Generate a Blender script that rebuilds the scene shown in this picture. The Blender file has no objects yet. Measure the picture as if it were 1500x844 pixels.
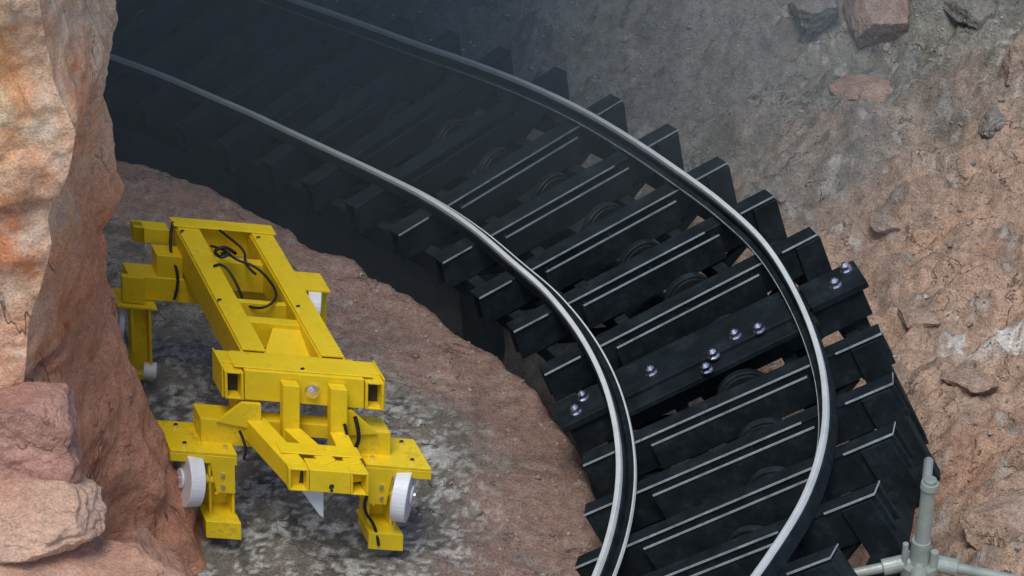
import bpy, bmesh, math, random
import numpy as np
from mathutils import Vector, Matrix, noise
random.seed(4); np.random.seed(4)
S=bpy.context.scene
# ---------------------------------------------------------------- camera
PITCH=math.radians(33); HF=math.radians(20); D=14.2
F=750/math.tan(HF/2)
CAM=Vector((0,-D*math.cos(PITCH),D*math.sin(PITCH)))
FW=Vector((0,math.cos(PITCH),-math.sin(PITCH))); UP=Vector((0,math.sin(PITCH),math.cos(PITCH))); RT=Vector((1,0,0))
cd=bpy.data.cameras.new("camera"); cam=bpy.data.objects.new("camera",cd); S.collection.objects.link(cam)
cam.location=CAM; cam.rotation_euler=(math.pi/2-PITCH,0,0); cd.sensor_width=36; cd.angle=HF; cd.clip_end=500; cd.clip_start=.1
S.camera=cam
S.view_settings.view_transform='Standard'; S.view_settings.look='None'; S.view_settings.exposure=0
def ray(px,py): return FW+RT*((px-750)/F)+UP*((422-py)/F)
def unz(px,py,z):
    d=ray(px,py); return CAM+d*((z-CAM.z)/d.z)
def unplane(px,py,p0,n):
    d=ray(px,py); return CAM+d*((p0-CAM).dot(n)/d.dot(n))
# ---------------------------------------------------------------- materials
def newmat(name):
    m=bpy.data.materials.new(name); m.use_nodes=True
    nt=m.node_tree; b=nt.nodes["Principled BSDF"]; return m,nt,b
def N(nt,t,**k):
    n=nt.nodes.new(t)
    for a,v in k.items(): setattr(n,a,v)
    return n
def noise_n(nt,vec,scale,detail=8,rough=.6,dist=0):
    n=N(nt,"ShaderNodeTexNoise"); n.inputs["Scale"].default_value=scale; n.inputs["Detail"].default_value=detail
    n.inputs["Roughness"].default_value=rough; n.inputs["Distortion"].default_value=dist
    nt.links.new(vec,n.inputs["Vector"]); return n.outputs["Fac"]
def ramp(nt,fac,pts):
    r=N(nt,"ShaderNodeValToRGB"); e=r.color_ramp.elements
    while len(e)<len(pts): e.new(.5)
    for i,(p,c) in enumerate(pts):
        e[i].position=p; e[i].color=(c[0],c[1],c[2],1) if not isinstance(c,(int,float)) else (c,c,c,1)
    nt.links.new(fac,r.inputs[0]); return r.outputs[0]
def mix(nt,fac,a,b,mode='MIX'):
    m=N(nt,"ShaderNodeMixRGB",blend_type=mode)
    for i,v in ((0,fac),(1,a),(2,b)):
        if isinstance(v,(int,float)): m.inputs[i].default_value=v if i==0 else (v,v,v,1)
        elif isinstance(v,tuple): m.inputs[i].default_value=(*v,1)
        else: nt.links.new(v,m.inputs[i])
    return m.outputs[0]
def rock_mat(name,cracks=False,bump=1.0,con=1.0):
    m,nt,b=newmat(name)
    tc=N(nt,"ShaderNodeTexCoord"); v=tc.outputs["Object"]
    at=N(nt,"ShaderNodeVertexColor"); at.layer_name="Col"
    n1=noise_n(nt,v,2.3,5,.62,.3); n2=noise_n(nt,v,16,7,.75); n3=noise_n(nt,v,90,3,.75)
    c=mix(nt,.6*con,at.outputs[0],ramp(nt,n1,[(.3,(.68,.66,.66)),(.5,(1,1,1)),(.7,(1.25,1.22,1.18))]),'MULTIPLY')
    c=mix(nt,.8*con,c,ramp(nt,n2,[(.3,.5),(.52,1.0),(.72,1.4)]),'MULTIPLY')
    c=mix(nt,.75*con,c,ramp(nt,n3,[(.3,.35),(.5,1.0),(.7,1.5)]),'MULTIPLY')
    h=mix(nt,.4,n2,n3,'MIX')
    mp=N(nt,"ShaderNodeMapping"); mp.inputs["Scale"].default_value=(1,1.5,.6) if not cracks else (1,1,.5); nt.links.new(v,mp.inputs[0])
    n5=noise_n(nt,mp.outputs[0],3.0 if not cracks else 1.3,6 if not cracks else 5,.58,.5)
    cr=ramp(nt,n5,[(.491,0.),(.4985,1.),(.5015,1.),(.509,0.)] if not cracks else [(.494,0.),(.499,1.),(.501,1.),(.506,0.)])
    crm=mix(nt,1,cr,ramp(nt,n1,[(.49,0.),(.58,.8)] if not cracks else [(.50,0.),(.6,.9)]),'MULTIPLY')
    c=mix(nt,crm,c,(.06,.05,.045) if not cracks else (.16,.075,.05)); h=mix(nt,crm,h,(.1,.1,.1))
    nt.links.new(c,b.inputs["Base Color"])
    b.inputs["Roughness"].default_value=.85
    b.inputs["Specular IOR Level"].default_value=.25
    bp=N(nt,"ShaderNodeBump"); bp.inputs["Strength"].default_value=.8*bump; bp.inputs["Distance"].default_value=.05
    nt.links.new(h,bp.inputs["Height"]); nt.links.new(bp.outputs[0],b.inputs["Normal"])
    return m
ROCK=rock_mat("ground_rock"); PROCK=rock_mat("pillar_rock",True,.75,.7)
def paint(name,col,rough,var=.25,metal=0,dirt=(.03,.03,.03),dirtamt=.35,scale=9,bump=.1,far=None,spec=.5):
    m,nt,b=newmat(name); tc=N(nt,"ShaderNodeTexCoord"); v=tc.outputs["Object"]
    n1=noise_n(nt,v,scale,5,.65); n2=noise_n(nt,v,scale*5,4,.7)
    base=tuple(col)
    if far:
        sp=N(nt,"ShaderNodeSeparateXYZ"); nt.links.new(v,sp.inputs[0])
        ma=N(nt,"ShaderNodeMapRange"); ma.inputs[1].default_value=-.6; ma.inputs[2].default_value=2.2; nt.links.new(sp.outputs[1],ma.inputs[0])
        base=mix(nt,ma.outputs[0],base,tuple(far))  # second colour along Y: distance haze and dimness painted into the material
    c=mix(nt,1,base,ramp(nt,n1,[(.3,1-var),(.7,1+var)]),'MULTIPLY')
    d=mix(nt,1,ramp(nt,n1,[(.5,0.),(.75,1.)]),ramp(nt,n2,[(.45,0.),(.65,1.)]),'MULTIPLY')
    d=mix(nt,1,d,(dirtamt,)*3,'MULTIPLY')
    c=mix(nt,d,c,dirt)
    nt.links.new(c,b.inputs["Base Color"])
    nt.links.new(ramp(nt,n2,[(.3,max(rough-.12,.05)),(.7,min(rough+.15,1))]),b.inputs["Roughness"])
    b.inputs["Metallic"].default_value=metal; b.inputs["Specular IOR Level"].default_value=spec
    bp=N(nt,"ShaderNodeBump"); bp.inputs["Strength"].default_value=bump; bp.inputs["Distance"].default_value=.01
    nt.links.new(n2,bp.inputs["Height"]); nt.links.new(bp.outputs[0],b.inputs["Normal"])
    return m
BLACK=paint("black_steel_paint",(.009,.015,.019),.7,.5,dirt=(.05,.053,.05),dirtamt=.7,far=(.013,.021,.026),spec=.18)  # far tone paints teal haze onto the distant ties
EDGE=paint("worn_edge_steel",(.38,.42,.43),.5,.5,.1,dirt=(.03,.03,.03),dirtamt=1.0,scale=11,far=(.12,.15,.16))  # far tone paints the distant edges dimmer, as in shade
RAILM=paint("rail_steel",(.70,.74,.73),.5,.14,.05,dirt=(.3,.3,.28),dirtamt=.4,far=(.28,.33,.33),spec=.3)  # far tone paints shade into the distant rails
CHROME=paint("bolt_steel",(.85,.8,.86),.18,.3,1.0,dirt=(.15,.12,.12),dirtamt=.5,scale=40)
YEL=paint("yellow_paint",(.86,.62,.014),.42,.11,dirt=(.24,.15,.04),dirtamt=.75,scale=7)
DARK=paint("tube_hollow_shade",(.04,.036,.014),.8)  # dark tone standing for the shade inside open tubes
WHITE=paint("white_nylon",(.74,.77,.81),.4,.06,dirt=(.33,.31,.28),dirtamt=.45)
RUB=paint("black_cable",(.012,.012,.012),.5)
GALV=paint("galvanised_steel",(.34,.38,.34),.45,.25,.25,dirt=(.22,.23,.12),dirtamt=.8)
# ---------------------------------------------------------------- mesh helpers
def finish(bm,name,mats,parent=None,bevel=0,smooth=False,seg=2):
    bmesh.ops.recalc_face_normals(bm,faces=bm.faces)
    me=bpy.data.meshes.new(name); bm.to_mesh(me); bm.free()
    for m in mats: me.materials.append(m)
    o=bpy.data.objects.new(name,me); S.collection.objects.link(o)
    if smooth:
        for p in me.polygons: p.use_smooth=True
    if bevel:
        md=o.modifiers.new("b","BEVEL"); md.width=bevel; md.segments=seg; md.limit_method='ANGLE'; md.angle_limit=.6
    if parent: o.parent=parent
    return o
def empty(name,loc=(0,0,0)):
    o=bpy.data.objects.new(name,None); S.collection.objects.link(o); o.empty_display_size=.2; return o
def hexa(bm,c,mi=0):
    vs=[bm.verts.new(p) for p in c]
    for f in ((0,1,2,3),(7,6,5,4),(0,4,5,1),(1,5,6,2),(2,6,7,3),(3,7,4,0)):
        fc=bm.faces.new([vs[i] for i in f]); fc.material_index=mi
def obox(bm,o,X,Y,Z,x0,x1,y0,y1,z0,z1,mi=0):
    P=lambda x,y,z:o+X*x+Y*y+Z*z
    hexa(bm,[P(x0,y0,z0),P(x1,y0,z0),P(x1,y1,z0),P(x0,y1,z0),P(x0,y0,z1),P(x1,y0,z1),P(x1,y1,z1),P(x0,y1,z1)],mi)
def cyl(bm,p,q,r,n=20,mi=0,r2=None):
    p=Vector(p);q=Vector(q); ax=(q-p); L=ax.length; ax.normalize()
    rot=ax.to_track_quat('Z','Y').to_matrix().to_4x4()
    M=Matrix.Translation((p+q)/2)@rot
    g=bmesh.ops.create_cone(bm,cap_ends=True,segments=n,radius1=r,radius2=r if r2 is None else r2,depth=L,matrix=M)
def catmull(P,u):
    i=int(math.floor(u)); i=max(0,min(len(P)-2,i)); t=u-i
    g=lambda j: P[j] if 0<=j<len(P) else (2*P[0]-P[1] if j<0 else 2*P[-1]-P[-2])
    a,b,c,d=g(i-1),g(i),g(i+1),g(i+2)
    return .5*((2*b)+(-a+c)*t+(2*a-5*b+4*c-d)*t*t+(-a+3*b-3*c+d)*t**3)
# ---------------------------------------------------------------- track geometry
TL=[(20,92),(85,112),(145,133),(207,157),(265,183),(325,210),(385,240),(445,270),(510,302),(578,338),(640,380),(697,430),(750,478),(797,540),(830,605),(848,676),(852,748),(840,825),(815,900),(780,975),(735,1050),(680,1120)]
TR=[(285,-75),(340,-58),(400,-40),(462,-20),(530,3),(595,25),(662,48),(738,72),(820,102),(905,140),(985,185),(1060,232),(1130,280),(1195,335),(1245,405),(1283,483),(1303,555),(1305,628),(1280,715),(1225,805),(1160,890),(1090,970)]
TL=[np.array(p,float) for p in TL]; TR=[np.array(p,float) for p in TR]
NK=len(TL)
def L3(u):
    p=catmull(TL,u); return unz(p[0],p[1],.16)
def Tn(u): return (L3(u+.6)-L3(u-.6)).normalized()
deps=[]
for k in range(NK):
    d=ray(*TR[k]); T=Tn(k); P=L3(k); deps.append((P-CAM).dot(T)/d.dot(T))
pf=np.polyfit(np.arange(NK),deps,4)
def R3(u):
    p=catmull(TR,u); return CAM+ray(p[0],p[1])*float(np.polyval(pf,u))
_c={}
def fr(u):
    u=round(u,4)
    if u in _c: return _c[u]
    l=L3(u); r=R3(u); A=(r-l); W=A.length; A.normalize(); T=(L3(u+.3)+R3(u+.3)-L3(u-.3)-R3(u-.3)).normalized()
    T=(T-A*T.dot(A)).normalized(); n=T.cross(A).normalized()
    if n.z<0: n=-n
    _c[u]=(l,r,A,T,n,W); return _c[u]
track=empty("roller_coaster_track")
bt=bmesh.new(); be=bmesh.new(); bb=bmesh.new(); bd=bmesh.new()
def bolt(p,n,r=.024):
    cyl(bb,p,p+n*.008,r*1.25,16); cyl(bb,p+n*.008,p+n*.03,r,6); cyl(bb,p+n*.03,p+n*.045,r*.75,12,0,r*.35)
for k in range(NK):
    l,r,A,T,n,W=fr(k)
    wide=(k==14)
    hw=.045; depth=.17
    j=random.uniform(-.02,.02)
    if wide:
        obox(bt,l,A,T,n,-.02,W+.02,-.075,.10,-depth,.004)
        obox(bt,l,A,T,n,W*.13,W*.84,.104,.20,-.04,-.012)
        obox(bt,l,A,T,n,W*.13,W*.84,-.16,-.079,-.04,-.006)
        obox(bt,l,A,T,n,W*.84,W+.05,-.09,.12,-.02,.016)
        obox(bt,l,A,T,n,-.04,W*.13,-.09,.12,-.02,.016)
        for v,t in ((.945,.05),(1.0,-.03),(.03,.06),(.07,-.02),(.30,.02),(.50,.12),(.59,.05),(.665,.09),(.46,.2)):
            bolt(l+A*(W*v)+T*t+n*(.016 if v>.9 or v<.1 else .004),n)
    else:
        obox(bt,l,A,T,n,j,W+j,-hw,hw,-.012,0)
        obox(bt,l,A,T,n,j,W+j,hw-.018,hw-.004,-depth,-.013)
        obox(bt,l,A,T,n,j,W+j,-hw+.004,-hw+.018,-depth,-.013)
        if k>=9:
            obox(be,l,A,T,n,j,W*.12,hw+.0005,hw+.005,-.006,.002)
            obox(be,l,A,T,n,W*.165,W*(.80 if k%2 else .72),hw+.0005,hw+.005,-.006,.002)
            obox(be,l,A,T,n,W*.86,W+j,hw+.0005,hw+.005,-.006,.002)
            if k>11: obox(be,l,A,T,n,W+j+.0005,W+j+.003,-hw,hw,-.004,.001)
        obox(bt,l,A,T,n,W*.23,W*.76,hw+.035,hw+.047,-depth*.95,-.018)
        if k>=9: obox(be,l,A,T,n,W*.235,W*.755,hw+.0475,hw+.0520,-.025,-.017)
        for v in (.25,.5,.74): obox(bt,l,A,T,n,W*v-.008,W*v+.008,hw-.002,hw+.034,-depth*.6,-.03)
    dp={13:.34,14:.5,15:.6,16:.5,17:.34,18:.42,19:.42}.get(k,.28)
    obox(bt,l,A,T,n,W*.905,W*.995,-hw+.02,hw+.012,-dp,-.016)
    cyl(bt,l+A*W*.12-n*.17,l+A*W*.5-n*.42,.03,10); cyl(bt,l+A*W*.88-n*.17,l+A*W*.55-n*.42,.03,10)
    if k<NK-1:
        l,r,A,T,n,W=fr(k+.5)
        c=l+A*W*(.56+.02*math.sin(k*2.1))-n*.18; h_=.02
        cyl(bd,c-T*h_,c+T*h_,.13,40); cyl(bd,c+T*(h_+.001),c+T*(h_+.012),.118,40); cyl(bd,c+T*(h_+.012),c+T*(h_+.03),.045,20)
def sweep(bm,fn,prof,u0,u1,step,mi=0):
    rings=[]; u=u0
    while u<=u1+1e-6:
        l,r,A,T,n,W=fr(u); rings.append([bm.verts.new(l+A*(W*fn+a)+n*z) for a,z in prof]); u+=step
    m=len(prof)
    for ra,rb in zip(rings[:-1],rings[1:]):
        for i in range(m): bm.faces.new((ra[i],ra[(i+1)%m],rb[(i+1)%m],rb[i])).material_index=mi
    bm.faces.new(rings[0]); bm.faces.new(rings[-1][::-1])
circ=lambda r,cz,n=24:[(r*math.cos(2*math.pi*i/n),cz+r*math.sin(2*math.pi*i/n)) for i in range(n)]
rect=lambda a0,a1,z0,z1:[(a0,z0),(a1,z0),(a1,z1),(a0,z1)]
bs=bmesh.new(); sweep(bs,.52,circ(.13,-.46),0,NK-1,.2)
finish(bs,"spine_pipe",[BLACK],track,smooth=True)
DISC=paint("disc_steel",(.014,.020,.024),.38,.4,.15,dirt=(.08,.08,.08),dirtamt=.5)
finish(bd,"drive_discs",[DISC],track,bevel=.006)
finish(bt,"cross_ties",[BLACK],track,bevel=.003,seg=1)
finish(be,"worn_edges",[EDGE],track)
bs=bmesh.new()
sweep(bs,.10,rect(-.03,.03,-.30,-.175),0,NK-1,.2); sweep(bs,.34,rect(-.03,.03,-.30,-.175),0,NK-1,.2); sweep(bs,.72,rect(-.03,.03,-.28,-.175),0,NK-1,.2)
finish(bs,"stringers",[BLACK],track)
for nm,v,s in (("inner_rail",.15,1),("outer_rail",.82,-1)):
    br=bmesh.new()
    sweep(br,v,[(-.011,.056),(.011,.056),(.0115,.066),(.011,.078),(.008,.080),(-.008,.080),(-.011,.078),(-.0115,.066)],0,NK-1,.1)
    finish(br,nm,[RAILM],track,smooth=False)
    br=bmesh.new()
    sweep(br,v,rect(-.02,.02,.002,.055),0,NK-1,.1)
    sweep(br,v,rect(s*.024,s*.050,.018,.030),0,NK-1,.1)
    finish(br,nm+"_web",[BLACK],track)
    br=bmesh.new()
    if s>0: sweep(br,v,rect(s*.0505,s*.0575,.014,.028),0,NK-1,.1)
    else: sweep(br,v,rect(s*.0505,s*.054,.022,.031),0,NK-1,.1)
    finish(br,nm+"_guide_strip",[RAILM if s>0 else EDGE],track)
finish(bb,"splice_bolts",[CHROME],track,smooth=False)
bc=bmesh.new()
sweep(bc,.93,rect(-.03,.03,-.34,-.23),0,NK-1,.2)
for k in (3,8,14,18):
    l,r,A,T,n,W=fr(k)
    c=l+A*W*.52-n*.45; g=Vector((c.x+.1,c.y,-1.6)); cyl(bc,c,g,.11,20)
finish(bc,"support_columns",[BLACK],track)
# ---------------------------------------------------------------- terrain
E=[(-200,130),(60,180),(165,222),(300,270),(450,350),(600,430),(720,520),(800,590),(850,665),(872,740),(880,800),(870,900),(840,1000),(780,1150),(700,1300)]
pn=Vector((.15,0,1)).normalized()
Ew=[unplane(a,b,Vector((-1.1,0,0)),pn) for a,b in E]
Ec=[catmull([np.array((p.x,p.y)) for p in Ew],i/3) for i in range((len(Ew)-1)*3+1)]
Rc=[R3(i/2) for i in range((NK-1)*2+1)]; Rc=[np.array((p.x,p.y)) for p in Rc]
polyE=np.array([(-60,Ec[0][1]+3)]+Ec+[(Ec[-1][0]-3,-60),(-60,-60)])
polyR=np.array([(-60,Rc[0][1]+6)]+Rc+[(Rc[-1][0]-3,-60),(80,-60),(80,90),(-60,90)])
def inside(P,poly):
    x=P[:,0];y=P[:,1]; r=np.zeros(len(P),bool); n=len(poly)
    for i in range(n):
        x1,y1=poly[i];x2,y2=poly[(i+1)%n]
        if y1==y2: continue
        c=((y1>y)!=(y2>y))&(x<(x2-x1)*(y-y1)/(y2-y1)+x1); r^=c
    return r
def dist(P,line):
    d=np.full(len(P),1e9)
    for a,b in zip(line[:-1],line[1:]):
        a=np.array(a);b=np.array(b);ab=b-a;L=ab@ab
        if L<1e-9: continue
        t=np.clip(((P-a)@ab)/L,0,1); q=a+t[:,None]*ab
        d=np.minimum(d,np.hypot(*(P-q).T))
    return d
def sdf(P,poly,nl):
    d=dist(P,poly[:nl]); return np.where(inside(P,poly),d,-d)
sm=lambda x:(lambda t:t*t*(3-2*t))(np.clip(x,0,1))
def nz(P,s,o=0,oct=5,z=0.,sy=1.):
    return np.array([noise.fractal(Vector((x*s+o,y*s*sy-o,z)),.9,2.1,oct) for x,y in P])
def terrain(P):
    e=sdf(P,polyE,len(Ec)+2); r=sdf(P,polyR,len(Rc)+2)
    big=nz(P,.8,3,4); med=nz(P,3.1,7,5)
    e2=e+.05*med+.03*big
    A=sm((e2+.30)/.33)
    lz=-.15*(np.clip(P[:,0],-3.2,.9)+1.1)+.05*big*sm(e/.5)+.022*med
    rr=np.clip(r,-1,3.2)
    B=sm((rr+.9)/1.3)
    rz=-1.25+B*.75+.34*np.clip(rr,0,3.2)+.16*big*sm((rr+.2)/.8)
    rid=1-np.abs(nz(P,1.3,21,5,.4,1.4))*2
    rid2=np.abs(nz(P,3.6,2,6,.7,1.5)); crag=nz(P,9.,31,5,.2,1.6)
    rz=rz+(.11*rid+.05*med+.12*rid2+.028*crag*(.3+np.clip(med+.4,0,1)))*sm((rr+.3)/.8)
    lz=lz+.016*crag*sm((e-.2)/.5)
    tr=-1.3+.12*big+.08*med
    z=np.maximum(tr,rz)
    z=z*(1-A)+lz*A
    far=sm((np.hypot(P[:,0],P[:,1])-9)/10); z=z*(1-far)+far*(-.2+.5*big)
    return z,e,r,big,med,rid2
def axis(a,b,st,lo,hi):
    c=list(np.arange(a,b,st)); s=st;x=a;L=[]
    while x>lo: s*=1.35;x-=s;L.append(x)
    s=st;x=c[-1];H=[]
    while x<hi: s*=1.35;x+=s;H.append(x)
    return np.array(L[::-1]+c+H)
xs=axis(-3.3,3.5,.017,-60,80); ys=axis(-3.2,5.6,.022,-60,90)
X,Y=np.meshgrid(xs,ys); P=np.stack([X.ravel(),Y.ravel()],1)
z,e,r,big,med,rid=terrain(P)
def clerp(a,b,t): return a*(1-t[:,None])+b*t[:,None]
C=lambda *c:np.tile(np.array(c,float),(len(P),1))
hn=nz(P,1.3,50,5); hn2=nz(P,5.,80,5); hn3=nz(P,14.,11,4); hn4=nz(P,22.,5,4,.3,2.0)
pink=C(.37,.25,.205); gray=C(.27,.245,.21); brown=C(.56,.40,.30); gr2=C(.28,.28,.25); shade_col=C(.018,.024,.027); white=C(.72,.72,.67)  # the near-black tone is shadow painted into far ground and trench
led=clerp(gray,pink,sm((.80-e+.5*hn)/.45))
led=clerp(led,C(.09,.09,.082),sm((hn2-.02)/.22)*.65*sm((e-.4)/.4))
led=clerp(led,C(.10,.10,.09),sm((e-1.3+.3*hn)/.6)*sm((P[:,1]+1.9)/.8)*.5)
led=clerp(led,C(.46,.42,.37),sm((hn3+.25*hn2-.22)/.2)*.4)
led=clerp(led,white,sm((hn4*.9+hn2*.6+hn3*.3-.16)/.12)*.8*sm((e-.25)/.5)*sm((-P[:,1]-.2)/1.0))
led=clerp(led,shade_col*4,sm((P[:,1]-1.0)/1.6)*.75)  # cavern shade painted into the far ledge colour
out=clerp(brown,gr2,sm((P[:,1]-.35*P[:,0]+.0+.8*hn)/1.4))
out=clerp(out,C(.50,.27,.17),sm((hn-.08)/.3)*.5*sm((-P[:,1]+1.3)/1.))
out=clerp(out,C(.17,.155,.135),sm((hn2-.06)/.3)*.4)
out=clerp(out,white*.9,sm((hn3*.6+hn2*.6+hn*.3-.38)/.16)*.5)
out=clerp(out,shade_col*3,sm((.75-P[:,0]+.3*hn)/1.6)*sm((P[:,1]-.5)/1.2))  # cavern shadow painted into the upper-left ground colour
pc=unz(1440,428,.4)
out=clerp(out,C(.85,.84,.79),np.clip(1.6*np.exp(-(((P[:,0]-2.36)/.26)**2+((P[:,1]+.30)/.10)**2)),0,1)*sm((hn2+.3)/.2)*sm((hn4+.35)/.25))
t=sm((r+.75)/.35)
col=clerp(shade_col,out,t)  # shade under the track painted as near-black trench ground
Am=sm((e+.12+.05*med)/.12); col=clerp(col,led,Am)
me=bpy.data.meshes.new("ground"); nx=len(xs);ny=len(ys)
V=np.column_stack([P,z])
idx=np.arange(nx*ny).reshape(ny,nx)
Fq=np.stack([idx[:-1,:-1],idx[:-1,1:],idx[1:,1:],idx[1:,:-1]],-1).reshape(-1,4)
me.from_pydata(V.tolist(),[],Fq.tolist())
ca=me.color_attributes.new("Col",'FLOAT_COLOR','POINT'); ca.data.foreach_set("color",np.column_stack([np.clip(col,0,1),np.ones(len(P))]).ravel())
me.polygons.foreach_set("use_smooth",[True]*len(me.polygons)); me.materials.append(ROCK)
g=bpy.data.objects.new("ground",me); S.collection.objects.link(g)
from mathutils.bvhtree import BVHTree
BV=BVHTree.FromPolygons([Vector(v) for v in V.tolist()],Fq.tolist())
def hit(px,py):
    h=BV.ray_cast(CAM,ray(px,py).normalized(),100); return h[0]
def gz(x,y):
    h=BV.ray_cast(Vector((x,y,20)),Vector((0,0,-1)),60); return h[0].z
# ---------------------------------------------------------------- rocks
def colour_mesh(me,fn):
    ca=me.color_attributes.new("Col",'FLOAT_COLOR','POINT')
    ca.data.foreach_set("color",[c for v in me.vertices for c in (*fn(v.co),1)])
def lerp3(a,b,t): t=max(0,min(1,t)); return tuple(a[i]*(1-t)+b[i]*t for i in range(3))
def boulder(name,c,s,seed,colA,colB,sub=5,cuts=9,rot=0):
    bm=bmesh.new(); bmesh.ops.create_icosphere(bm,subdivisions=sub,radius=1)
    rnd=random.Random(seed); pl=[]
    for i in range(cuts):
        v=Vector((rnd.gauss(0,1),rnd.gauss(0,1),rnd.gauss(0,1))).normalized(); pl.append((v,rnd.uniform(.5,.8)))
    o=Vector((seed*3.1,seed*1.7,0))
    for v in bm.verts:
        p=v.co.copy()
        for n_,d_ in pl:
            q=p.dot(n_)-d_
            if q>0: p-=n_*q*.96
        f=noise.fractal(p*1.6+o,1,2,4)*.09+noise.fractal(p*6+o,.9,2,5)*.04
        p+=p.normalized()*f
        v.co=Vector((p.x*s[0],p.y*s[1],p.z*s[2]))
    bmesh.ops.rotate(bm,verts=bm.verts,matrix=Matrix.Rotation(rot,3,'Z'))
    ob=finish(bm,name,[PROCK if s[0]>.28 else ROCK],smooth=True); ob.location=c
    colour_mesh(ob.data,lambda p:lerp3(colA,colB,.5+1.2*noise.fractal(p*2.2+o,1,2,3)))
    return ob
sil=[(110,-260),(125,-120),(142,-30),(170,32),(160,90),(132,165),(142,240),(144,300),(152,400),(168,520),(194,630),(240,735),(286,805),(340,900)]
def atY(px,py,y):
    d=ray(px,py); return CAM+d*((y-CAM.y)/d.y)
sw=sorted([(atY(a,b,-2.15).z,atY(a,b,-2.15).x) for a,b in sil])
zs=np.array([a for a,b in sw]); xe=np.array([b for a,b in sw])
bm=bmesh.new(); NZ=400; NS=360; rows=[]
z0,z1=-.35,4.6
zcrack=atY(80,296,-2.9).z; zc2=atY(60,566,-2.9).z
for i in range(NZ):
    zz=z0+(z1-z0)*i/(NZ-1); ex=float(np.interp(zz,zs,xe)); row=[]
    sw_=float(np.interp(zz,[0,1.0,1.75,2.1,4],[.48,.30,.20,.10,.10]))
    key=[(-4.6,-3.25),(ex-1.2,-3.12),(ex-sw_-.06,-2.96),(ex-sw_+.02,-2.86),(ex-.04,-2.32),(ex,-2.15),(ex-.12,-1.9),(ex-1.3,-1.3),(-4.6,-1.1)]
    key=[np.array(k_) for k_ in key]
    for j in range(NS):
        t=j/(NS-1)
        u=(1.0+5.6*(t/.85)) if t<.85 else 6.6+1.4*(t-.85)/.15
        if t<.02: u=t/.02*1.0
        p=catmull(key,u) if 1<=u<=7 else (key[int(u)]*(1-(u-int(u)))+key[min(int(u)+1,8)]*(u-int(u)))
        q=Vector((p[0],p[1],zz))
        d=.09*noise.fractal(q*1.1+Vector((5,1,2)),1,2,3)+.035*noise.fractal(Vector((q.x*4,q.y*4,q.z*3)),.9,2,7)+.07*abs(noise.fractal(q*2.3+Vector((9,0,0)),1,2,5))
        zk=zcrack+.03*noise.noise(q*3)+.05*(q.x+2.2)
        d-=.06*math.exp(-((zz-zk)/.018)**2)*max(0,min(1,(q.x+2.75)*4))
        if zz>zk and u<4.5: d+=.025*math.exp(-(zz-zk)/.25)
        zk2=zc2+.05*noise.noise(q*4)+.02
        d-=.07*math.exp(-((zz-zk2)/.022)**2)*(1 if u<3.6 else 0)
        xv=ex-.33+.04*noise.noise(Vector((0,0,zz*4)))
        if zz<zk2: d-=.05*math.exp(-((q.x-xv)/.02)**2)
        xv2=ex-.20+.10*noise.noise(Vector((3,0,zz*2.2)))
        if zz>zk+.35: d-=.04*math.exp(-((q.x-xv2)/.022)**2)
        nrm=Vector((.2,-1,.15)).normalized() if u<3.2 else (Vector((1,-.5,.1)).normalized() if u<6 else Vector((.3,1,0)).normalized())
        if 2.7<u<3.7:
            w=(u-2.7); nrm=(Vector((.2,-1,.15))*(1-w)+Vector((1,-.5,.1))*w).normalized()
        if 5.2<u<6.4:
            w=(u-5.2)/1.2; nrm=(Vector((1,-.5,.1))*(1-w)+Vector((.3,1,0))*w).normalized()
        row.append(bm.verts.new(q+nrm*d))
    rows.append(row)
for a,b in zip(rows[:-1],rows[1:]):
    for j in range(NS-1): bm.faces.new((a[j],a[j+1],b[j+1],b[j]))
bm.faces.new(rows[-1])
pil=finish(bm,"rock_pillar",[PROCK],smooth=True)
def pcol(p):
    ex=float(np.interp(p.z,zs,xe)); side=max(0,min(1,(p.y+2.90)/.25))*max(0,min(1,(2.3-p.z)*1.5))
    n1=noise.fractal(p*1.3,1,2,4); n2=noise.fractal(p*3+Vector((3,3,3)),1,2,4); n3=noise.fractal(p*7+Vector((8,3,3)),1,2,4)
    c=lerp3((.78,.43,.28),(.80,.55,.38),.5+n1*1.3)
    c=lerp3(c,(.76,.32,.16),max(0,n2*1.7))
    c=lerp3(c,(.74,.64,.52),max(0,n3*1.2-.1))
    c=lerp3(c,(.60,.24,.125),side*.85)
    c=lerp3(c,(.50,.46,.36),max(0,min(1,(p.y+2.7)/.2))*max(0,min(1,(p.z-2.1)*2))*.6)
    c=lerp3(c,(.76,.62,.33),math.exp(-(((p.x-ex+.30)/.12)**2))*max(0,min(1,(p.z-2.3)*1.3))*.8)
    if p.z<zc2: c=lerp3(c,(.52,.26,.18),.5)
    return c
colour_mesh(pil.data,pcol)
RA=(.62,.37,.27);RB=(.68,.46,.34)
bat=atY
boulder("boulder",bat(20,640,-3.1),(.30,.28,.24),3,(.44,.23,.18),(.52,.30,.24),6)
boulder("boulder",bat(50,735,-3.3),(.34,.3,.13),5,RA,RB,6,9,.4)
boulder("boulder",bat(80,855,-3.45),(.50,.40,.26),8,(.58,.32,.22),(.64,.4,.29),6)
boulder("boulder",bat(205,885,-3.0),(.30,.36,.24),12,(.50,.26,.18),(.58,.34,.25),6)
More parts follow.
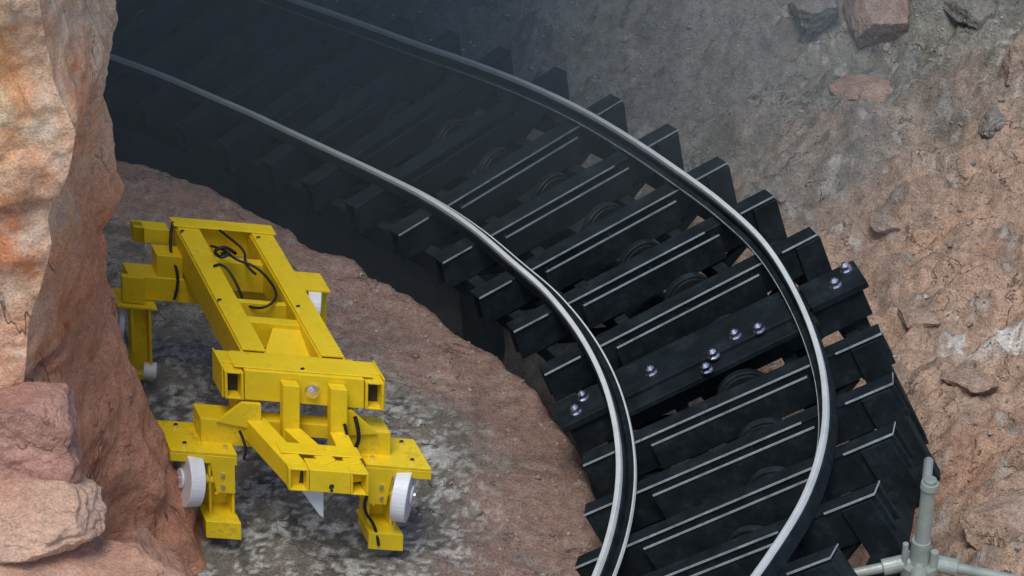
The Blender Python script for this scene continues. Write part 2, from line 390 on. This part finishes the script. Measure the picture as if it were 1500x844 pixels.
for px,py,s,sd,ca_,cb_ in ((1275,40,(.22,.20,.24),21,(.36,.25,.20),(.40,.30,.25)),(1262,135,(.19,.13,.09),22,(.42,.29,.23),(.45,.33,.27)),
     (1500,95,(.16,.15,.18),23,(.50,.37,.3),(.54,.41,.34)),(1190,20,(.2,.2,.12),24,(.22,.21,.19),(.26,.24,.22)),
     (1420,15,(.2,.16,.1),25,(.26,.26,.23),(.3,.29,.26)),(1340,470,(.12,.1,.05),26,(.48,.34,.25),(.52,.39,.3)),(1475,770,(.22,.2,.12),27,(.54,.38,.29),(.56,.44,.35)),
     (1460,180,(.16,.12,.06),28,(.28,.28,.25),(.34,.32,.29)),(1300,330,(.1,.09,.05),30,(.44,.35,.28),(.46,.38,.32)),
     (1420,560,(.14,.1,.05),31,(.5,.36,.27),(.54,.41,.32))):
    h=hit(px,py)
    boulder("rock",h+Vector((0,0,s[2]*.2)),s,sd,ca_,cb_,5,12,sd*.7)
bm=bmesh.new(); rnd=random.Random(9)
for i in range(2600):
    px=rnd.uniform(160,1500); py=rnd.uniform(0,844); h=hit(px,py)
    if h is None or h.z<-.75: continue
    s=rnd.uniform(.003,.009)*(2.4 if rnd.random()<.06 else 1)
    M=Matrix.Translation(h+Vector((0,0,s*.3)))@Matrix.Rotation(rnd.uniform(0,6),4,'Z')@Matrix.Diagonal((s*rnd.uniform(.8,1.6),s,s*.6,1))
    gg=bmesh.ops.create_icosphere(bm,subdivisions=1,radius=1,matrix=M)
    for v in gg['verts']: v.co+=Vector((rnd.uniform(-1,1),rnd.uniform(-1,1),rnd.uniform(-1,1)))*s*.25
st=finish(bm,"gravel",[ROCK]); colour_mesh(st.data,lambda p:lerp3((.26,.21,.18),(.62,.56,.5),.5+noise.noise(p*9)))
# unseen rock slab, added out of frame to shade the far track
bm=bmesh.new(); bmesh.ops.create_grid(bm,x_segments=90,y_segments=90,size=1)
for v in bm.verts:
    x=-4.6+v.co.x*4.9; y=5.0+v.co.y*5.3
    edge=max(abs(v.co.x),abs(v.co.y))
    v.co=Vector((x,y,2.45+.2*noise.fractal(Vector((x,y,0))*.7,1,2,5)+.8*max(0,edge-.85)*6))
ext=bmesh.ops.extrude_face_region(bm,geom=bm.faces[:])
for v in [q for q in ext['geom'] if isinstance(q,bmesh.types.BMVert)]: v.co.z+=2.2
ov=finish(bm,"added_shade_slab",[ROCK],smooth=True); colour_mesh(ov.data,lambda p:(.3,.2,.16))
bm=bmesh.new(); bmesh.ops.create_cube(bm,size=1,matrix=Matrix.Translation((-7.2,5.2,1.4))@Matrix.Diagonal((3.2,9.5,6.2,1)))  # unseen block added to carry the shading slab
bmesh.ops.subdivide_edges(bm,edges=bm.edges,cuts=30,use_grid_fill=True)
for v in bm.verts: v.co+=Vector((1,1,1))*.35*noise.fractal(v.co*.6,1,2,5)
ov=finish(bm,"added_slab_support",[ROCK],smooth=True); colour_mesh(ov.data,lambda p:(.3,.2,.16))
# thin mist lying in the shaded cutting
bm=bmesh.new(); bmesh.ops.create_cube(bm,size=1,matrix=Matrix.Translation((-1.9,3.5,.2))@Matrix.Diagonal((7.6,7.2,3.6,1)))
mm=bpy.data.materials.new("mist_volume"); mm.use_nodes=True; nt=mm.node_tree; nt.nodes.clear()
mo=nt.nodes.new("ShaderNodeOutputMaterial"); vs=nt.nodes.new("ShaderNodeVolumeScatter"); vs.inputs["Color"].default_value=(.72,.88,.93,1); vs.inputs["Density"].default_value=.075
nt.links.new(vs.outputs[0],mo.inputs["Volume"])
finish(bm,"mist",[mm])
# ---------------------------------------------------------------- yellow maintenance bogie
car=empty("yellow_maintenance_cart")
Wd=Vector((.98,.08,-.15)).normalized(); Ld=Vector((-.355,.935,0)).normalized(); Ud=Vector((.04,.0,1)).normalized()
O=unz(440,538,.85)
bm=bmesh.new(); bi=bmesh.new(); bw=bmesh.new(); bch=bmesh.new()
def LP(a,b,c): return O+Wd*a+Ld*b+Ud*c
def bx(a0,a1,b0,b1,c0,c1,B=None,mi=0): obox(bm if B is None else B,O,Wd,Ld,Ud,a0,a1,b0,b1,c0,c1,mi)
def skew(p,q,w,h):
    P_=LP(*p);Q_=LP(*q); d=(Q_-P_); L=d.length; d.normalize(); s=d.cross(Ud).normalized(); u=s.cross(d).normalized()
    obox(bm,P_,d,s,u,0,L,-w/2,w/2,-h/2,h/2)
def tubeend(p,d,s,u,w,h,t=.012,dep=.12):
    for (y0,y1,z0_,z1_) in ((-w/2,-w/2+t,-h/2,h/2),(w/2-t,w/2,-h/2,h/2),(-w/2+t,w/2-t,h/2-t,h/2),(-w/2+t,w/2-t,-h/2,-h/2+t)):
        obox(bm,p,d,s,u,-dep,0,y0,y1,z0_,z1_)
    obox(bi,p,d,s,u,-dep+.002,-dep+.01,-w/2+t,w/2-t,-h/2+t,h/2-t)  # thin plate coloured dark as the shade deep in the tube
bx(-.25,.25,-.06,.09,-.15,0)
for s_ in (-1,1):
    bx(.25 if s_>0 else -.335,.335 if s_>0 else -.25,.0,.09,-.15,0)
    tubeend(LP(s_*.2945,-.065,-.08),-Ld,Wd,Ud,.078,.14,.011,.065)
bx(-.26,.26,.091,.13,-.13,-.02)
bx(-.342,-.335,-.05,.1,-.155,.004); bx(.335,.342,-.05,.1,-.155,.004)
bx(-.29,.29,-.045,.075,.001,.008)
for a,s_ in ((-.16,1),(.172,-1)):
    bx(a-.05,a+.05,.12,1.2,-.012,0)
    bx(a-.05,a+.05,.12,1.2,-.2,-.188)
    bx(a-.05*s_-.006,a-.05*s_+.006,.12,1.2,-.187,-.013)
    bx(a+.05*s_-.006,a+.05*s_+.006,.12,1.2,-.187,-.013)
bx(-.22,.23,1.2,1.22,-.16,0); bx(-.225,.235,1.15,1.23,.001,.010)
bx(-.11,.122,.40,.45,-.16,-.03); bx(-.11,.122,.60,.63,-.19,-.05)
bx(-.11,.122,.18,.40,-.175,-.163)
hexa(bm,[LP(-.108,.2,-.13),LP(.12,.2,-.13),LP(.12,.4,-.06),LP(.0,.4,-.06),LP(-.108,.2,-.12),LP(.12,.2,-.12),LP(.12,.4,-.05),LP(.0,.4,-.05)])
bx(-.11,.122,.95,1.0,-.2,-.05)
bx(-.46,.29,1.04,1.16,-.34,-.215)
bx(-.50,-.40,1.0,1.03,-.34,-.2)
bx(-.33,-.215,1.05,1.15,-.214,-.1)
bx(-.40,-.24,1.17,1.24,-.11,-.03); tubeend(LP(-.40,1.205,-.07),-Wd,Ld,Ud,.07,.08,.008,.05)
# rear wheel carriers
bx(-.53,-.35,.98,1.14,-.36,-.345); bx(-.47,-.38,1.04,1.055,-.72,-.361); bx(-.39,-.378,.99,1.039,-.72,-.361); bx(-.47,-.458,.99,1.039,-.60,-.361); bx(-.5,-.37,1.02,1.12,-.77,-.74)
cyl(bw,LP(-.50,1.09,-.49),LP(-.475,1.09,-.49),.10,32); cyl(bw,LP(-.42,1.0,-.70),LP(-.36,1.0,-.70),.038,20)
bx(.29,.43,.98,1.14,-.19,-.175); bx(.40,.43,1.04,1.12,-.74,-.191); bx(.29,.399,1.11,1.125,-.5,-.191); bx(.34,.45,1.0,1.12,-.77,-.74)
cyl(bw,LP(.325,1.0,-.28),LP(.385,1.0,-.28),.095,32)
for s_ in (-1,1):
    SH=-.045 if s_<0 else -.02
    m=lambda a:s_*a+SH
    def sb(p,q,*r_,**k_): bx(min(m(p),m(q)),max(m(p),m(q)),*r_,**k_)
    sb(.18 if s_>0 else .15,.39,-.05,.07,-.40,-.27)
    sb(.14,.24,-.03,.06,-.30,-.155)
    hexa(bm,[LP(m(a),-.055,c) for a,c in ((.33,-.27),(.22,-.16),(.14,-.16),(.14,-.30))]+[LP(m(a),-.07,c) for a,c in ((.33,-.27),(.22,-.16),(.14,-.16),(.14,-.30))])
    sb(.26,.54,-.13,.10,-.405,-.39); sb(.26,.54,-.13,-.118,-.45,-.406)
    sb(.528,.54,-.117,.10,-.46,-.406)
    sb(.27,.38,-.03,-.018,-.76,-.406); sb(.27,.282,-.12,-.031,-.76,-.406); sb(.368,.38,-.12,-.031,-.76,-.46)
    hexa(bm,[LP(m(a),b,c) for b in (-.131,-.119) for a,c in ((.27,-.406),(.38,-.406),(.35,-.60),(.27,-.60))])
    sb(.26,.41,-.17,-.0,-.735,-.72); sb(.26,.41,-.18,-.165,-.81,-.72); sb(.27,.282,-.163,-.0,-.81,-.736); sb(.39,.40,-.163,-.0,-.81,-.736)
    f0=LP(m(.425 if s_<0 else .40),-.10,-.545); ax=(Wd*s_+Ld*-.30+Ud*.05).normalized()
    cyl(bw,f0,f0+ax*.065,.125,40); cyl(bw,f0+ax*.066,f0+ax*.078,.045,20)
    cyl(bch,f0+ax*.079,f0+ax*.086,.018,12)
    cyl(bm,LP(m(.30),-.10,-.545),f0,.022,12)
    cyl(bw,LP(m(.345),-.155,-.78),LP(m(.345),-.10,-.78),.035,20)
    for bb_ in (-.09,.05):
        for aa_ in (.3,.47): cyl(bch,LP(m(aa_),bb_,-.389),LP(m(aa_),bb_,-.375),.011,6)
    for cc_ in (-.5,-.56,-.66): cyl(bch,LP(m(.325),-.1315,cc_) if cc_>-.6 else LP(m(.325),-.0305,cc_),LP(m(.325),-.142,cc_) if cc_>-.6 else LP(m(.325),-.041,cc_),.010,6)
bx(-.105,-.035,-.11,-.062,-.31,-.03); bx(.095,.165,-.11,-.062,-.34,-.03)
skew((-.22,.0,-.30),(-.125,-.36,-.315),.075,.11)
tubeend(LP(-.125,-.40,-.32),-Ld,Wd,Ud,.085,.115,.010,.06)
skew((-.07,-.09,-.30),(.02,-.34,-.305),.06,.10)
skew((.13,-.09,-.30),(.12,-.34,-.305),.07,.10)
bx(-.08,.09,-.40,-.31,-.375,-.262)
tubeend(LP(.128,-.40,-.32),-Ld,Wd,Ud,.075,.115,.010,.09)
bx(-.17,.17,-.30,-.22,-.255,-.247)
bx(.09,.165,-.31,-.26,-.377,-.262)
bx(-.24,.22,-.045,.03,-.33,-.26)
hexa(bw,[LP(-.12,-.33,-.38),LP(-.0,-.33,-.38),LP(.0,-.33,-.56),LP(-.02,-.33,-.54),LP(-.12,-.32,-.38),LP(-.0,-.32,-.38),LP(.0,-.32,-.56),LP(-.02,-.32,-.54)])
cyl(bi,LP(.01,-.401,-.34),LP(.01,-.403,-.34),.012,16); cyl(bi,LP(.01,-.401,-.36),LP(.01,-.4035,-.36),.007,16)
cyl(bch,LP(.03,-.061,-.075),LP(.03,-.075,-.075),.032,24); cyl(bch,LP(.03,-.076,-.075),LP(.03,-.095,-.075),.02,6)
for a,b in ((-.2,.5),(.14,.5),(-.2,1.1),(.14,1.1),(0,-.03)): cyl(bch,LP(a,b,.001),LP(a,b,.012),.010,6)
def curve(name,pts,r,mat,parent):
    cu=bpy.data.curves.new(name,'CURVE'); cu.dimensions='3D'; cu.bevel_depth=r; cu.bevel_resolution=3
    sp=cu.splines.new('NURBS'); sp.points.add(len(pts)-1); sp.use_endpoint_u=True; sp.order_u=3
    for i,p in enumerate(pts): sp.points[i].co=(*p,1)
    cu.materials.append(mat); o=bpy.data.objects.new(name,cu); S.collection.objects.link(o); o.parent=parent
curve("cable_1",[LP(*p) for p in ((-.1,1.0,.0),(-.06,.93,.03),(-.03,.85,.02),(.06,.85,.0),(.1,.72,-.02),(.08,.6,-.02),(0,.55,-.05),(-.06,.62,-.08),(-.05,.75,-.05),(-.09,.85,.01),(-.14,.8,.01))],.006,RUB,car)
curve("cable_2",[LP(*p) for p in ((-.08,.9,.02),(-.04,.88,.05),(-.1,.82,.04),(-.12,.9,.03),(-.05,.93,.05),(-.03,.86,.05))],.008,RUB,car)
curve("cable_3",[LP(*p) for p in ((-.02,1.16,.0),(.0,1.05,.02),(.05,.98,0),(.02,.9,-.03),(.06,.86,-.05))],.006,RUB,car)
curve("cable_4",[LP(*p) for p in ((.15,-.12,-.2),(.18,-.13,-.36),(.25,-.15,-.5),(.22,-.15,-.62),(.28,-.16,-.7),(.28,-.19,-.78))],.007,RUB,car)
curve("cable_5",[LP(*p) for p in ((.2,-.1,-.17),(.22,-.12,-.26),(.19,-.12,-.33),(.2,-.13,-.4))],.009,RUB,car)
curve("cable_6",[LP(*p) for p in ((-.28,-.08,-.3),(-.25,-.1,-.38),(-.28,-.1,-.45),(-.22,-.1,-.42))],.006,RUB,car)
curve("cable_7",[LP(*p) for p in ((-.22,1.18,.01),(-.27,1.1,-.08),(-.23,1.02,-.2),(-.27,1.0,-.3))],.007,RUB,car)
finish(bm,"frame",[YEL],car,bevel=.004); finish(bi,"hollow_shade_plates",[DARK],car); finish(bw,"wheels",[WHITE],car,bevel=.006); finish(bch,"bolts",[CHROME],car)
# ---------------------------------------------------------------- metal post
post=empty("metal_post")
b0=atY(1346,828,-3.3); bm=bmesh.new()
cyl(bm,b0,b0+Vector((.01,0,.36)),.030,28,0,.026); cyl(bm,b0+Vector((.01,0,.36)),b0+Vector((.012,0,.39)),.034,28,0,.033)
cyl(bm,b0+Vector((.012,0,.391)),b0+Vector((.012,0,.405)),.024,20)
cyl(bm,b0,b0+Vector((0,0,.12)),.042,28,0,.036); cyl(bm,b0-Vector((0,0,.03)),b0+Vector((0,0,.02)),.075,28)
cyl(bm,b0+Vector((-.06,-.02,.02)),b0+Vector((-.06,-.02,.12)),.012,12); cyl(bm,b0+Vector((.05,-.03,.02)),b0+Vector((.05,-.03,.09)),.016,12)
gzb=gz(b0.x,b0.y); cyl(bm,Vector((b0.x,b0.y,gzb-.05)),b0-Vector((0,0,.03)),.035,24)
for ang in (-6,186,262,80):
    a=math.radians(ang); d=Vector((math.cos(a),math.sin(a),0)); q=b0+d*.85; q.z=b0.z-.13
    cyl(bm,b0+d*.03+Vector((0,0,.02)),q,.020,18); cyl(bm,b0+d*.06+Vector((0,0,.016)),b0+d*.14+Vector((0,0,.0)),.032,18)
    cyl(bm,q,Vector((q.x,q.y,gz(q.x,q.y)-.05)),.02,12)
finish(bm,"post_and_legs",[GALV],post,bevel=.003,smooth=False)
# ---------------------------------------------------------------- light
w=bpy.data.worlds.new("World"); S.world=w; w.use_nodes=True; nt=w.node_tree
sky=nt.nodes.new("ShaderNodeTexSky"); sky.sky_type='NISHITA'; sky.sun_disc=False
sd=Vector((-.10,-.40,.90)).normalized()
sky.sun_elevation=math.asin(sd.z); sky.sun_rotation=math.atan2(sd.x,sd.y)
nt.links.new(sky.outputs[0],nt.nodes["Background"].inputs[0]); nt.nodes["Background"].inputs[1].default_value=.145
sl=bpy.data.lights.new("sun",'SUN'); sl.energy=2.1; sl.angle=math.radians(26); sl.color=(1,.93,.83)
so=bpy.data.objects.new("sun",sl); S.collection.objects.link(so); so.rotation_euler=(-sd).to_track_quat('-Z','Y').to_euler()
